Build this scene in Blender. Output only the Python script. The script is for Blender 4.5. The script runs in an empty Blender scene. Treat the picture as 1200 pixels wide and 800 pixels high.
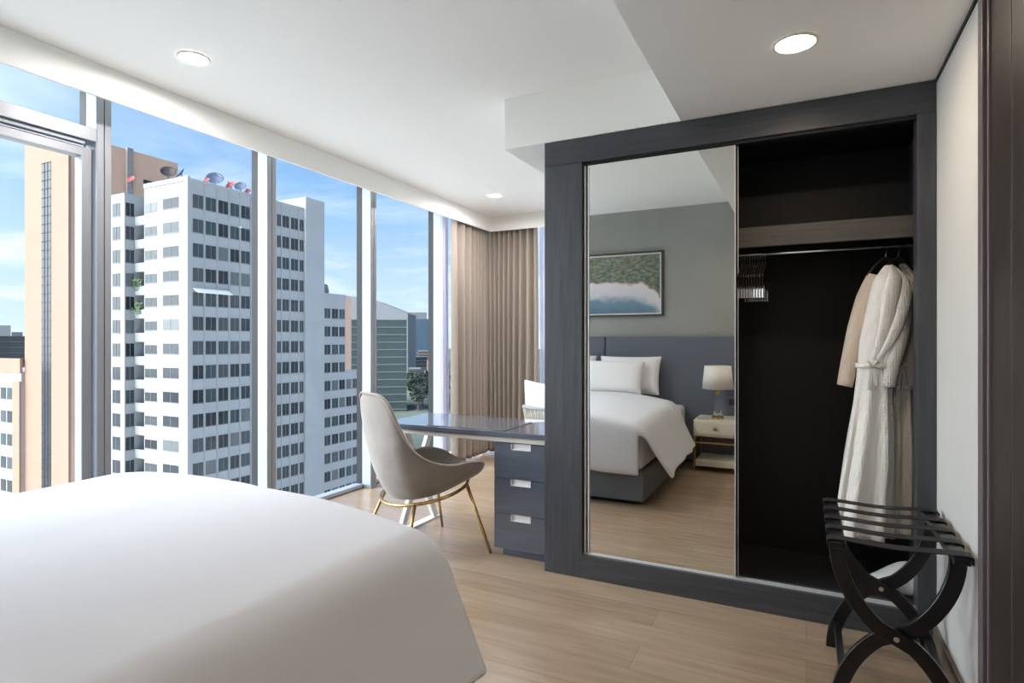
import bpy, bmesh, math, random
from mathutils import Vector, Matrix
random.seed(7)
PI = math.pi
S = bpy.context.scene
COL = S.collection
F = 690.0; HZ = 399.5; CAMH = 1.29
SN, CS = math.sin(math.radians(26.565)), math.cos(math.radians(26.565))

def ray(px):                       # horizontal world direction seen at image column px, per metre of depth
    u = (px - 600) / F
    return CS*u - SN, SN*u + CS
def P(px, d):
    a, b = ray(px); return a*d, b*d
def zof(py, d): return CAMH + (HZ - py)*d/F

# ---------------------------------------------------------------- materials
def lin(c):
    def f(v):
        v /= 255.0
        return v/12.92 if v <= .04045 else ((v+.055)/1.055)**2.4
    return (f(c[0]), f(c[1]), f(c[2]), 1)
MATS = {}
def mat(name, rgb=(200,200,200), rough=.5, metal=0, bump=0, bscale=200, spec=.5, var=0, vscale=3, sheen=0, trans=0, emit=0, aniso=None, coat=0, ior=1.45):
    if name in MATS: return MATS[name]
    m = bpy.data.materials.new(name); m.use_nodes = True
    nt = m.node_tree; b = nt.nodes['Principled BSDF']
    b.inputs['Base Color'].default_value = lin(rgb)
    b.inputs['Roughness'].default_value = rough
    b.inputs['Metallic'].default_value = metal
    b.inputs['Specular IOR Level'].default_value = spec
    b.inputs['IOR'].default_value = ior
    if sheen:
        b.inputs['Sheen Weight'].default_value = sheen
        b.inputs['Sheen Roughness'].default_value = .4
    if trans: b.inputs['Transmission Weight'].default_value = trans
    if coat: b.inputs['Coat Weight'].default_value = coat
    if emit:
        b.inputs['Emission Color'].default_value = lin(rgb); b.inputs['Emission Strength'].default_value = emit
    tc = nt.nodes.new('ShaderNodeTexCoord'); mp = nt.nodes.new('ShaderNodeMapping')
    nt.links.new(tc.outputs['Object'], mp.inputs[0])
    if aniso: mp.inputs['Scale'].default_value = aniso
    if var:
        n = nt.nodes.new('ShaderNodeTexNoise'); n.inputs['Scale'].default_value = vscale; n.inputs['Detail'].default_value = 5
        nt.links.new(mp.outputs[0], n.inputs['Vector'])
        r = nt.nodes.new('ShaderNodeMapRange'); r.inputs['From Min'].default_value = .3; r.inputs['From Max'].default_value = .7
        r.inputs['To Min'].default_value = 1-var; r.inputs['To Max'].default_value = 1+var
        nt.links.new(n.outputs[0], r.inputs[0])
        hs = nt.nodes.new('ShaderNodeHueSaturation'); hs.inputs['Color'].default_value = lin(rgb)
        nt.links.new(r.outputs[0], hs.inputs['Value']); nt.links.new(hs.outputs[0], b.inputs['Base Color'])
    if bump:
        n2 = nt.nodes.new('ShaderNodeTexNoise'); n2.inputs['Scale'].default_value = bscale; n2.inputs['Detail'].default_value = 3
        nt.links.new(mp.outputs[0], n2.inputs['Vector'])
        bp = nt.nodes.new('ShaderNodeBump'); bp.inputs['Strength'].default_value = bump; bp.inputs['Distance'].default_value = .01
        nt.links.new(n2.outputs[0], bp.inputs['Height']); nt.links.new(bp.outputs[0], b.inputs['Normal'])
    MATS[name] = m
    return m

M = {}
M['ceil'] = mat('ceiling_paint', (250,249,245), .9, spec=.2)
M['wall_white'] = mat('white_wall_paint', (222,220,216), .85, spec=.2, bump=.02, bscale=60)
M['wall_grey'] = mat('grey_green_plaster', (160,161,157), .9, spec=.2, var=.09, vscale=1.6)
M['dark_wood'] = mat('blue_grey_stained_oak', (68,70,75), .36, var=.22, vscale=4, aniso=(14,14,.9), bump=.12, bscale=30)
M['dark_wood_h'] = mat('blue_grey_stained_oak_cross', (68,70,75), .36, var=.22, vscale=4, aniso=(.9,14,14), bump=.12, bscale=30)
M['desk_wood'] = mat('desk_blue_grey_veneer', (78,86,100), .22, spec=.8, coat=.8, var=.12, vscale=4, aniso=(.9,14,14))
M['black_in'] = mat('wardrobe_black_interior', (24,24,27), .55, var=.25, vscale=4, aniso=(12,12,.8))
M['shelf_wood'] = mat('shelf_brown_grey_veneer', (74,69,66), .45, var=.18, vscale=4, aniso=(.9,14,14))
M['walnut'] = mat('dark_walnut_door', (52,44,40), .42, var=.3, vscale=4, aniso=(20,20,.8))
M['walnut_l'] = mat('door_casing_wood', (112,102,104), .4, var=.1, vscale=4, aniso=(20,20,.8))
M['base_taupe'] = mat('taupe_skirting_wood', (116,104,94), .4, var=.12, vscale=4, aniso=(14,.9,14))
M['silver'] = mat('brushed_aluminium', (226,226,228), .42, metal=.25)
M['chrome'] = mat('chrome', (225,225,228), .12, metal=1)
M['brass'] = mat('brushed_brass', (206,172,112), .25, metal=1)
M['white_metal'] = mat('white_powder_coat', (235,236,238), .4)
M['alu'] = mat('window_aluminium_grey', (146,148,152), .42, metal=.25)
M['alu_w'] = mat('window_aluminium_pale_and_lit', (172,179,191), .45)  # paler for daylight on mullion and sash sides; also the white bottom rails
M['gasket'] = mat('black_rubber_gasket', (32,34,38), .6)
M['linen'] = mat('white_cotton', (220,221,226), .8, spec=.25, sheen=.15, bump=.12, bscale=9)
M['pillow'] = mat('white_pillow_cotton', (240,239,238), .8, spec=.25, bump=.15, bscale=12)
M['leather'] = mat('grey_leatherette', (102,109,116), .5, bump=.05, bscale=300)
M['headb'] = mat('slate_headboard_fabric', (108,113,124), .85, bump=.08, bscale=400)
M['velvet'] = mat('taupe_velvet', (148,140,134), .8, spec=.3, sheen=.7, var=.16, vscale=6)
M['curtain'] = mat('taupe_curtain', (166,155,145), .9, spec=.2, bump=.05, bscale=350, sheen=.15)
M['cream'] = mat('cream_lacquer', (226,221,205), .35)
M['shade'] = mat('white_lamp_shade', (240,237,226), .8)
M['glass_obj'] = mat('lamp_glass', (225,230,238), .05, trans=.85)
M['black_rack'] = mat('black_lacquer_wood', (20,20,23), .34, coat=.2)
M['strap'] = mat('black_webbing', (38,37,38), .6, bump=.1, bscale=300)
M['plate'] = mat('grey_socket_plate', (120,124,132), .35, metal=.4)
M['rope'] = mat('grey_rope', (168,160,150), .85, bump=.3, bscale=150)
M['rack_dark'] = mat('dark_hanger_wood', (44,32,26), .4)
M['red_dish'] = mat('red_dish_mesh', (164,66,66), .5)
M['blue_dish'] = mat('blue_grey_dish_mesh', (84,98,124), .5)
M['dark_dish'] = mat('dark_dish_mesh', (66,60,58), .5)

def waffle(name, rgb):
    m = mat(name, rgb, .85, spec=.2); nt = m.node_tree; b = nt.nodes['Principled BSDF']
    tc = nt.nodes.new('ShaderNodeTexCoord'); ck = nt.nodes.new('ShaderNodeTexVoronoi'); ck.distance = 'CHEBYCHEV'
    ck.inputs['Scale'].default_value = 95; ck.inputs['Randomness'].default_value = 0
    nt.links.new(tc.outputs['Object'], ck.inputs['Vector'])
    bp = nt.nodes.new('ShaderNodeBump'); bp.inputs['Strength'].default_value = .9; bp.inputs['Distance'].default_value = .006
    nt.links.new(ck.outputs['Distance'], bp.inputs['Height']); nt.links.new(bp.outputs[0], b.inputs['Normal'])
    return m
M['waffle'] = waffle('white_waffle_cotton', (240,238,234))
M['waffle_b'] = waffle('beige_waffle_lining', (214,198,182))

def floor_material():
    m = bpy.data.materials.new('pale_oak_planks'); m.use_nodes = True
    nt = m.node_tree; b = nt.nodes['Principled BSDF']
    tc = nt.nodes.new('ShaderNodeTexCoord')
    br = nt.nodes.new('ShaderNodeTexBrick'); br.offset = .37; br.offset_frequency = 2
    br.inputs['Scale'].default_value = 1; br.inputs['Brick Width'].default_value = 1.7; br.inputs['Row Height'].default_value = .19
    br.inputs['Mortar Size'].default_value = .0012; br.inputs['Mortar Smooth'].default_value = .3
    br.inputs['Color1'].default_value = lin((180,157,133)); br.inputs['Color2'].default_value = lin((168,144,120))
    br.inputs['Mortar'].default_value = lin((146,120,96)); br.inputs['Bias'].default_value = 0
    nt.links.new(tc.outputs['Object'], br.inputs['Vector'])
    mp = nt.nodes.new('ShaderNodeMapping'); mp.inputs['Scale'].default_value = (1.3, 14, 1)
    nt.links.new(tc.outputs['Object'], mp.inputs[0])
    n = nt.nodes.new('ShaderNodeTexNoise'); n.inputs['Scale'].default_value = 2.2; n.inputs['Detail'].default_value = 8; n.inputs['Distortion'].default_value = .7
    nt.links.new(mp.outputs[0], n.inputs['Vector'])
    r = nt.nodes.new('ShaderNodeMapRange'); r.inputs['From Min'].default_value = .3; r.inputs['From Max'].default_value = .72
    r.inputs['To Min'].default_value = .86; r.inputs['To Max'].default_value = 1.1
    nt.links.new(n.outputs[0], r.inputs[0])
    hs = nt.nodes.new('ShaderNodeHueSaturation'); nt.links.new(br.outputs['Color'], hs.inputs['Color']); nt.links.new(r.outputs[0], hs.inputs['Value'])
    nt.links.new(hs.outputs[0], b.inputs['Base Color'])
    b.inputs['Roughness'].default_value = .27; b.inputs['Specular IOR Level'].default_value = .75
    return m
M['floor'] = floor_material()

def pane_material(name, tint, k):
    m = bpy.data.materials.new(name); m.use_nodes = True; nt = m.node_tree; nt.nodes.clear()
    o = nt.nodes.new('ShaderNodeOutputMaterial'); t = nt.nodes.new('ShaderNodeBsdfTransparent'); g = nt.nodes.new('ShaderNodeBsdfGlossy')
    t.inputs[0].default_value = tint; g.inputs['Roughness'].default_value = 0.0; g.inputs[0].default_value = (.9,.95,1,1)
    lw = nt.nodes.new('ShaderNodeLayerWeight'); lw.inputs[0].default_value = .5
    pw = nt.nodes.new('ShaderNodeMath'); pw.operation = 'POWER'; nt.links.new(lw.outputs['Facing'], pw.inputs[0]); pw.inputs[1].default_value = 5
    ma = nt.nodes.new('ShaderNodeMath'); ma.operation = 'MULTIPLY_ADD'; nt.links.new(pw.outputs[0], ma.inputs[0]); ma.inputs[1].default_value = k; ma.inputs[2].default_value = .012
    mx = nt.nodes.new('ShaderNodeMixShader')
    nt.links.new(ma.outputs[0], mx.inputs[0]); nt.links.new(t.outputs[0], mx.inputs[1]); nt.links.new(g.outputs[0], mx.inputs[2]); nt.links.new(mx.outputs[0], o.inputs[0])
    return m
M['pane'] = pane_material('window_glass', (.95,.98,.98,1), .5)

def sheer_material():
    m = bpy.data.materials.new('lavender_sheer'); m.use_nodes = True; nt = m.node_tree; nt.nodes.clear()
    o = nt.nodes.new('ShaderNodeOutputMaterial'); t = nt.nodes.new('ShaderNodeBsdfTransparent'); d = nt.nodes.new('ShaderNodeBsdfDiffuse'); tr = nt.nodes.new('ShaderNodeBsdfTranslucent')
    d.inputs[0].default_value = lin((226,222,240)); tr.inputs[0].default_value = lin((226,222,242))
    a = nt.nodes.new('ShaderNodeMixShader'); a.inputs[0].default_value = .5
    nt.links.new(d.outputs[0], a.inputs[1]); nt.links.new(tr.outputs[0], a.inputs[2])
    c = nt.nodes.new('ShaderNodeMixShader'); c.inputs[0].default_value = .75
    nt.links.new(t.outputs[0], c.inputs[1]); nt.links.new(a.outputs[0], c.inputs[2]); nt.links.new(c.outputs[0], o.inputs[0])
    return m
M['sheer'] = sheer_material()

def mirror_material():
    m = bpy.data.materials.new('mirror_glass'); m.use_nodes = True; nt = m.node_tree; nt.nodes.clear()
    o = nt.nodes.new('ShaderNodeOutputMaterial'); g = nt.nodes.new('ShaderNodeBsdfGlossy'); g.inputs['Roughness'].default_value = 0
    g.inputs[0].default_value = (.91,.925,.90,1); nt.links.new(g.outputs[0], o.inputs[0]); return m
M['mirror'] = mirror_material()

def picture_material():
    # a riverside landscape: tree mass above, pale mist in the middle, blue water below
    m = bpy.data.materials.new('landscape_print'); m.use_nodes = True; nt = m.node_tree; b = nt.nodes['Principled BSDF']
    tc = nt.nodes.new('ShaderNodeTexCoord'); sp = nt.nodes.new('ShaderNodeSeparateXYZ'); nt.links.new(tc.outputs['Generated'], sp.inputs[0])
    n1 = nt.nodes.new('ShaderNodeTexNoise'); n1.inputs['Scale'].default_value = 9; n1.inputs['Detail'].default_value = 7; nt.links.new(tc.outputs['Generated'], n1.inputs['Vector'])
    def math_(op, a, bb):
        x = nt.nodes.new('ShaderNodeMath'); x.operation = op
        for i, v in enumerate((a, bb)):
            if isinstance(v, (int, float)): x.inputs[i].default_value = v
            else: nt.links.new(v, x.inputs[i])
        return x.outputs[0]
    z = sp.outputs[2]; xx = sp.outputs[0]
    dx = math_('SUBTRACT', 1.0, xx)          # the photographed end of the print is its right end
    curve = math_('MULTIPLY', math_('POWER', xx, 10.0), .28)
    zz = math_('ADD', math_('ADD', z, curve), math_('MULTIPLY', math_('SUBTRACT', n1.outputs[0], .5), .22))
    rp = nt.nodes.new('ShaderNodeValToRGB'); nt.links.new(zz, rp.inputs[0])
    e = rp.color_ramp.elements
    e[0].position = 0; e[0].color = lin((88,118,142)); e[1].position = 1; e[1].color = lin((104,118,94))
    for p, c in ((.2,(110,142,160)),(.32,(205,206,212)),(.5,(226,216,220)),(.535,(196,180,170)),(.56,(92,110,94)),(.8,(110,124,100))):
        k = e.new(p); k.color = lin(c)
    n2 = nt.nodes.new('ShaderNodeTexNoise'); n2.inputs['Scale'].default_value = 22; n2.inputs['Detail'].default_value = 8; nt.links.new(tc.outputs['Generated'], n2.inputs['Vector'])
    rp2 = nt.nodes.new('ShaderNodeValToRGB'); nt.links.new(n2.outputs[0], rp2.inputs[0])
    rp2.color_ramp.elements[0].position = .38; rp2.color_ramp.elements[0].color = lin((56,78,72)); rp2.color_ramp.elements[1].position = .68; rp2.color_ramp.elements[1].color = lin((150,152,122))
    mask = nt.nodes.new('ShaderNodeMapRange'); mask.inputs['From Min'].default_value = .54; mask.inputs['From Max'].default_value = .58; nt.links.new(zz, mask.inputs[0])
    mx = nt.nodes.new('ShaderNodeMix'); mx.data_type = 'RGBA'
    nt.links.new(math_('MULTIPLY', mask.outputs[0], .8), mx.inputs[0]); nt.links.new(rp.outputs[0], mx.inputs[6]); nt.links.new(rp2.outputs[0], mx.inputs[7])
    nt.links.new(mx.outputs[2], b.inputs['Base Color']); b.inputs['Roughness'].default_value = .35
    return m
M['picture'] = picture_material()

# ---------------------------------------------------------------- geometry helpers
class MB:
    def __init__(s): s.v = []; s.f = []; s.mi = []
    def add(s, vs, fs, mi=0):
        o = len(s.v); s.v += [tuple(v) for v in vs]; s.f += [tuple(i+o for i in f) for f in fs]; s.mi += [mi]*len(fs); return s
    def box(s, x0, x1, y0, y1, z0, z1, mi=0):
        vs = [(x,y,z) for x in (x0,x1) for y in (y0,y1) for z in (z0,z1)]
        return s.add(vs, [(0,1,3,2),(4,6,7,5),(0,4,5,1),(2,3,7,6),(0,2,6,4),(1,5,7,3)], mi)
    def tube(s, pts, r, n=10, mi=0, closed=False, flat=None, up=None):
        pts = [Vector(p) for p in pts]; m = len(pts)
        if isinstance(r, (list, tuple)):
            rr = [interp([(k/(len(r)-1), q) for k, q in enumerate(r)], i/(m-1))[0] for i in range(m)]
        else: rr = [r]*m
        rings = []; prev = None
        for i, p in enumerate(pts):
            a = pts[(i-1) % m] if (closed or i > 0) else p
            b = pts[(i+1) % m] if (closed or i < m-1) else p
            t = (b-a).normalized()
            if up is not None: q = Vector(up); q = (q - t*q.dot(t)).normalized()
            elif prev is None:
                q = Vector((0,0,1)) if abs(t.z) < .9 else Vector((1,0,0)); q = (q - t*q.dot(t)).normalized()
            else: q = (prev - t*prev.dot(t)).normalized()
            prev = q; w = t.cross(q)
            fx, fy = flat if flat else (1, 1)
            rings.append([p + q*(math.cos(2*PI*k/n)*rr[i]*fx) + w*(math.sin(2*PI*k/n)*rr[i]*fy) for k in range(n)])
        vs = [v for R in rings for v in R]; fs = []
        for i in range(m if closed else m-1):
            j = (i+1) % m
            for k in range(n): fs.append((i*n+k, i*n+(k+1)%n, j*n+(k+1)%n, j*n+k))
        if not closed: fs += [tuple(range(n))[::-1], tuple((m-1)*n+k for k in range(n))]
        return s.add(vs, fs, mi)
    def cyl(s, a, b, r, n=16, mi=0): return s.tube([a, b], r, n, mi)
    def lathe(s, prof, c=(0,0,0), n=32, mi=0, cap=True):
        vs = []; fs = []
        for r, z in prof:
            for k in range(n): vs.append((c[0]+r*math.cos(2*PI*k/n), c[1]+r*math.sin(2*PI*k/n), c[2]+z))
        for i in range(len(prof)-1):
            for k in range(n): fs.append((i*n+k, i*n+(k+1)%n, (i+1)*n+(k+1)%n, (i+1)*n+k))
        if cap and prof[0][0] > 1e-5: fs.append(tuple(range(n))[::-1])
        if cap and prof[-1][0] > 1e-5: fs.append(tuple((len(prof)-1)*n+k for k in range(n)))
        return s.add(vs, fs, mi)
    def rings(s, rings, mi=0, cap=True):
        n = len(rings[0]); vs = [v for R in rings for v in R]; fs = []
        for i in range(len(rings)-1):
            for k in range(n): fs.append((i*n+k, i*n+(k+1)%n, (i+1)*n+(k+1)%n, (i+1)*n+k))
        if cap: fs += [tuple(range(n))[::-1], tuple((len(rings)-1)*n+k for k in range(n))]
        return s.add(vs, fs, mi)
    def grid(s, rows, mi=0, skip=None):
        n = len(rows[0]); vs = [v for R in rows for v in R]; fs = []
        for i in range(len(rows)-1):
            for k in range(n-1):
                if skip and skip(i, k): continue
                fs.append((i*n+k, i*n+k+1, (i+1)*n+k+1, (i+1)*n+k))
        return s.add(vs, fs, mi)
    def prism(s, poly, axis, a, b, mi=0):       # polygon in two axes, extruded along the third
        def mk(p, h):
            return {'x': (h, p[0], p[1]), 'y': (p[0], h, p[1]), 'z': (p[0], p[1], h)}[axis]
        n = len(poly); vs = [mk(p, a) for p in poly] + [mk(p, b) for p in poly]
        fs = [tuple(range(n))[::-1], tuple(range(n, 2*n))] + [(i, (i+1) % n, n+(i+1) % n, n+i) for i in range(n)]
        return s.add(vs, fs, mi)

def offset_of(o):
    v = Vector((0,0,0))
    while o is not None: v += o.location; o = o.parent
    return v
def part(name, mb, m, parent=None, world=True, bevel=0, smooth=False, sub=0, solid=0, bseg=2, loc=None):
    me = bpy.data.meshes.new(name)
    off = offset_of(parent) if (world and parent is not None) else Vector((0,0,0))
    if loc is not None: off = Vector(loc)
    me.from_pydata([tuple(Vector(v)-off) for v in mb.v], [], mb.f)
    for mm in (m if isinstance(m, (list, tuple)) else [m]): me.materials.append(mm)
    me.polygons.foreach_set('material_index', mb.mi)
    bm = bmesh.new(); bm.from_mesh(me); bmesh.ops.remove_doubles(bm, verts=bm.verts, dist=1e-6); bmesh.ops.recalc_face_normals(bm, faces=bm.faces); bm.to_mesh(me); bm.free()
    if smooth: me.polygons.foreach_set('use_smooth', [True]*len(me.polygons))
    me.update()
    o = bpy.data.objects.new(name, me); COL.objects.link(o)
    if parent is not None: o.parent = parent
    if loc is not None: o.location = loc
    if solid:
        md = o.modifiers.new('solid', 'SOLIDIFY'); md.thickness = solid; md.offset = -1
    if bevel:
        md = o.modifiers.new('bevel', 'BEVEL'); md.width = bevel; md.segments = bseg; md.limit_method = 'ANGLE'; md.angle_limit = math.radians(40)
    if sub:
        md = o.modifiers.new('sub', 'SUBSURF'); md.levels = sub; md.render_levels = sub
    return o
def thing(name, label, cat, loc=(0,0,0), rotz=0, group=None):
    o = bpy.data.objects.new(name, None); COL.objects.link(o); o.empty_display_size = .1
    o.location = loc; o.rotation_euler = (0,0,rotz); return tag(o, label, cat, group)
def tag(o, label, cat, group=None):
    o['label'] = label; o['category'] = cat
    if group: o['group'] = group
    return o
def struct(o): o['kind'] = 'structure'; return o
def sempty(name, loc=(0,0,0)):
    o = bpy.data.objects.new(name, None); COL.objects.link(o); o.location = loc; return struct(o)
def dup(root, loc=None, label=None, rotz=None):
    r = root.copy(); COL.objects.link(r)
    if loc is not None: r.location = loc
    if rotz is not None: r.rotation_euler.z = rotz
    if label: r['label'] = label
    for ch in list(root.children):
        c = ch.copy(); COL.objects.link(c); c.parent = r
        for g in list(ch.children):
            d = g.copy(); COL.objects.link(d); d.parent = c
    return r
def catmull(pts, n=6, closed=False):
    pts = [Vector(p) for p in pts]; m = len(pts); out = []
    for i in range(m if closed else m-1):
        g = (lambda k: pts[k % m]) if closed else (lambda k: pts[max(0, min(m-1, k))])
        p0, p1, p2, p3 = g(i-1), g(i), g(i+1), g(i+2)
        for k in range(n):
            t = k/n
            out.append(.5*((2*p1)+(p2-p0)*t+(2*p0-5*p1+4*p2-p3)*t*t+(3*p1-p0-3*p2+p3)*t**3))
    if not closed: out.append(pts[-1])
    return out
def lerp(a, b, t): return a+(b-a)*t
def sm(t): t = max(0, min(1, t)); return t*t*(3-2*t)
def interp(tab, x):
    if x <= tab[0][0]: return tab[0][1:]
    for a, b in zip(tab, tab[1:]):
        if x <= b[0]:
            t = (x-a[0])/(b[0]-a[0]); return tuple(lerp(p, q, t) for p, q in zip(a[1:], b[1:]))
    return tab[-1][1:]

# ================================================================= ROOM SHELL
XL, XR, YB, YF = -3.54, .4946, -.27, 6.24       # glass line, right wall, headboard wall, far glass line
ZC, ZL = 2.69, 2.40
WY = 3.036                                       # wardrobe front
struct(part('floor', MB().box(XL-.06, XR+.1, YB-.1, YF+.06, -.12, 0), M['floor']))
struct(part('ceiling', MB().box(XL-.06, XR+.1, YB-.1, YF+.06, ZC, ZC+.15), M['ceil']))
struct(part('wall_back', MB().box(XL-.06, XR+.1, YB-.1, YB, 0, ZC), M['wall_grey']))
struct(part('wall_right', MB().box(XR, XR+.1, YB, YF, 0, ZC), M['wall_white']))
# lowered entry ceiling with its L plan
struct(part('trim_1', MB().prism([(-.566, YB), (XR, YB), (XR, 3.75), (-1.565, 3.75), (-1.565, WY), (-.566, WY)], 'z', ZL, ZC-.001), M['ceil']))
# curtain pelmets
struct(part('trim_2', MB().prism([(-3.19, YB), (-3.19, 5.84), (XR, 5.84), (XR, 5.86), (-3.21, 5.86), (-3.21, YB)], 'z', 2.525, ZC-.001), M['ceil'], bevel=.003))
# dark strip painted in for the shadow gap atop the right wall; skirting
struct(part('trim_3', MB().box(XR-.006, XR-.0005, YB, WY, 2.385, 2.399), M['gasket']))
struct(part('baseboard_right', MB().box(XR-.014, XR-.0005, 2.245, WY-.001, 0, .09), M['base_taupe'], bevel=.002))

# ---- window wall on the left
mull = [-.33, .715, 1.829, 2.947, 4.05, 5.155]
for i in range(1, 6):
    w = sempty('window_%d' % i, (XL, mull[i], 0))
    y0, y1 = mull[i-1]+.07, mull[i]
    y0 = max(y0, YB)
    part('pane', MB().box(XL-.006, XL+.006, y0, y1, .03, ZC-.02), M['pane'], w)
    part('mullion', MB().box(-3.50, -3.40, mull[i], mull[i]+.034, 0, ZC-.005).box(-3.50, -3.40, mull[i]+.038, mull[i]+.072, 0, ZC-.005), M['alu'], w, bevel=.002)
    part('mullion_lit_flank', MB().box(-3.497, -3.404, mull[i]-.004, mull[i]+.0005, .03, ZC-.005), M['alu_w'], w)  # window-lit side of the mullion, its brightness put into the paler colour
    part('gasket', MB().box(-3.56, -3.5, mull[i]-.004, mull[i]+.076, 0, ZC-.005), M['gasket'], w)
    part('bottom_rail', MB().box(-3.57, -3.492, y0, y1-.004, 0, .034), M['alu_w'], w, bevel=.002)
    part('floor_joint', MB().box(-3.491, -3.479, y0, y1, .0005, .004), M['gasket'], w)
    if i == 2:
        part('transom', MB().box(-3.52, -3.40, y0, y1-.004, 2.355, 2.425), M['alu'], w, bevel=.002)
        fr = MB(); fr.box(-3.505, -3.44, y1-.05, y1-.005, .036, 2.32).box(-3.505, -3.44, y0+.001, y0+.05, .036, 2.32).box(-3.505,-3.44, y0+.05, y1-.05, 2.275, 2.32).box(-3.505,-3.44, y0+.05, y1-.05, .036, .08)
        part('sash_frame', fr, M['alu'], w, bevel=.002)
        sl = MB(); sl.box(-3.503, -3.442, y1-.056, y1-.0505, .08, 2.275).box(-3.5, -3.42, y0, y1-.05, 2.335, 2.352).box(-3.5,-3.435, y0, y1-.05, 2.3205, 2.328)
        part('sash_lit_edge', sl, M['alu_w'], w)  # daylight on the sash side, put into a paler colour
w = sempty('window_6', (XL, 6.0, 0))
part('pane', MB().box(XL-.006, XL+.006, mull[5]+.076, YF-.04, .03, ZC-.02), M['pane'], w)
part('corner_post', MB().box(XL-.05, XL+.05, YF-.05, YF+.05, 0, ZC), M['alu'], w)
xs = [XL+.05, -2.4, -1.2, XR]
for i in range(3):
    w = sempty('window_%d' % (7+i), (xs[i], YF, 0))
    part('pane', MB().box(xs[i]+.001, xs[i+1]-.04, YF-.006, YF+.006, .03, ZC-.02), M['pane'], w)
    part('mullion', MB().box(xs[i+1]-.04, xs[i+1]-.001, YF-.1, YF+.03, 0, ZC-.001), M['alu'], w)
    part('bottom_rail', MB().box(xs[i], xs[i+1]-.04, YF-.05, YF+.03, 0, .034), M['alu_w'], w)

# ---- entry door on the right wall
d1 = sempty('door_1', (XR, 2.2, 0))
part('casing', MB().box(XR-.028, XR-.0005, 2.19, 2.24, 0, 2.38), M['walnut_l'], d1, bevel=.003)
part('reveal_shade', MB().box(XR-.006, XR-.0005, 2.165, 2.19, 0, 2.38), M['gasket'], d1)  # dark strip painted in for the shaded gap beside the casing
part('bead', MB().box(XR-.022, XR-.0005, 2.148, 2.164, 0, 2.38), M['walnut_l'], d1, bevel=.002)
part('leaf', MB().box(XR-.016, XR-.0005, 1.962, 2.146, 0, 2.38).box(XR-.016, XR-.0005, 1.25, 1.952, 0, 2.38), M['walnut'], d1, bevel=.002)
part('inlay', MB().box(XR-.014, XR-.0005, 1.952, 1.962, 0, 2.38), M['walnut_l'], d1)

# ================================================================= WARDROBE
WX0, WX1, WB = -1.314, XR-.0015, 3.66
OX0, OX1, OZ0, OZ1 = -1.092, .425, .127, 2.263
wd = thing('wardrobe', 'built-in dark blue-grey wooden wardrobe with sliding mirror door, right end open', 'wardrobe', (-.41, 3.35, 0))
fr = MB()
fr.box(WX0, OX0, WY, WY+.10, 0, ZL-.002).box(OX1, WX1, WY, WY+.10, 0, ZL-.002)
part('stile', MB().box(WX0, OX0, WY, WY+.10, 0, OZ1), M['dark_wood'], wd, bevel=.002)
part('stile', MB().box(OX1, WX1, WY, WY+.10, 0, OZ1), M['dark_wood'], wd, bevel=.002)
part('header', MB().box(WX0, WX1, WY, WY+.10, OZ1+.0005, ZL-.002), M['dark_wood_h'], wd, bevel=.002)
part('plinth', MB().box(OX0+.0005, OX1-.0005, WY, WY+.10, 0, OZ0), M['dark_wood_h'], wd, bevel=.002)
part('side_panel', MB().box(WX0, WX0+.03, WY+.1005, WB, 0, ZL-.002), M['dark_wood'], wd, bevel=.002)
part('side_panel', MB().box(.475, WX1, WY+.1005, WB, 0, ZL-.002), M['dark_wood'], wd)
part('back_panel', MB().box(WX0+.03, .475, WB-.02, WB, 0, ZL-.002), M['black_in'], wd)
part('top_panel', MB().box(WX0+.03, .475, WY+.1005, WB-.02, 2.30, ZL-.002), M['black_in'], wd)
part('interior_floor', MB().box(WX0+.03, .475, WY+.1005, WB-.0205, 0, .122), mat('wardrobe_floor_board', (40,40,43), .5, var=.2, vscale=4, aniso=(.8,12,12)), wd)
sh = part('shelf', MB().box(-1.25, .4745, WY+.13, WB-.0205, 1.81, 1.853), M['black_in'], wd)
part('fascia', MB().box(-1.25, .4745, WY+.103, WY+.129, 1.755, 1.853), M['shelf_wood'], sh, bevel=.002)
rod = part('hanging_rod', MB().cyl((-1.25, 3.28, 1.737), (.4745, 3.28, 1.737), .009), M['chrome'], wd, smooth=True)
part('door_track', MB().box(OX0, OX1, WY+.022, WY+.027, OZ0, OZ0+.008).box(OX0, OX1, WY+.047, WY+.052, OZ0, OZ0+.008), M['silver'], wd)
part('door_track', MB().box(OX0, OX1, WY+.02, WY+.06, OZ1-.012, OZ1), M['gasket'], wd)
# sliding mirror door: leans out a hair at the top, as hung
DX0, DX1, DY = -1.085, -.309, WY+.028
md = part('mirror_door', MB().box(DX0, DX1, DY+.004, DY+.018, OZ0+.008, OZ1-.014), M['black_in'], wd)
lean = .0085
mm = MB(); zt, zb = OZ1-.018, OZ0+.012
mm.add([(DX0+.028, DY, zb), (DX1-.004, DY, zb), (DX1-.004, DY-lean, zt), (DX0+.028, DY-lean, zt), (DX0+.028, DY+.0035, zb), (DX1-.004, DY+.0035, zb), (DX1-.004, DY+.0035, zt), (DX0+.028, DY+.0035, zt)],
       [(0,1,2,3), (4,7,6,5), (0,4,5,1), (1,5,6,2), (2,6,7,3), (3,7,4,0)])
part('mirror', mm, M['mirror'], md)
part('pull_profile', MB().box(DX0, DX0+.008, DY-.012, DY+.018, zb, zt).box(DX0+.02, DX0+.027, DY-.012, DY+.018, zb, zt).box(DX0+.008, DX0+.02, DY+.004, DY+.018, zb, zt), M['silver'], md, bevel=.001)
part('edge_trim', MB().box(DX1-.004, DX1, DY-.010, DY+.018, zb, zt).box(DX0+.028, DX1, DY-.001, DY+.003, zb-.004, zb), M['silver'], md)
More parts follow.
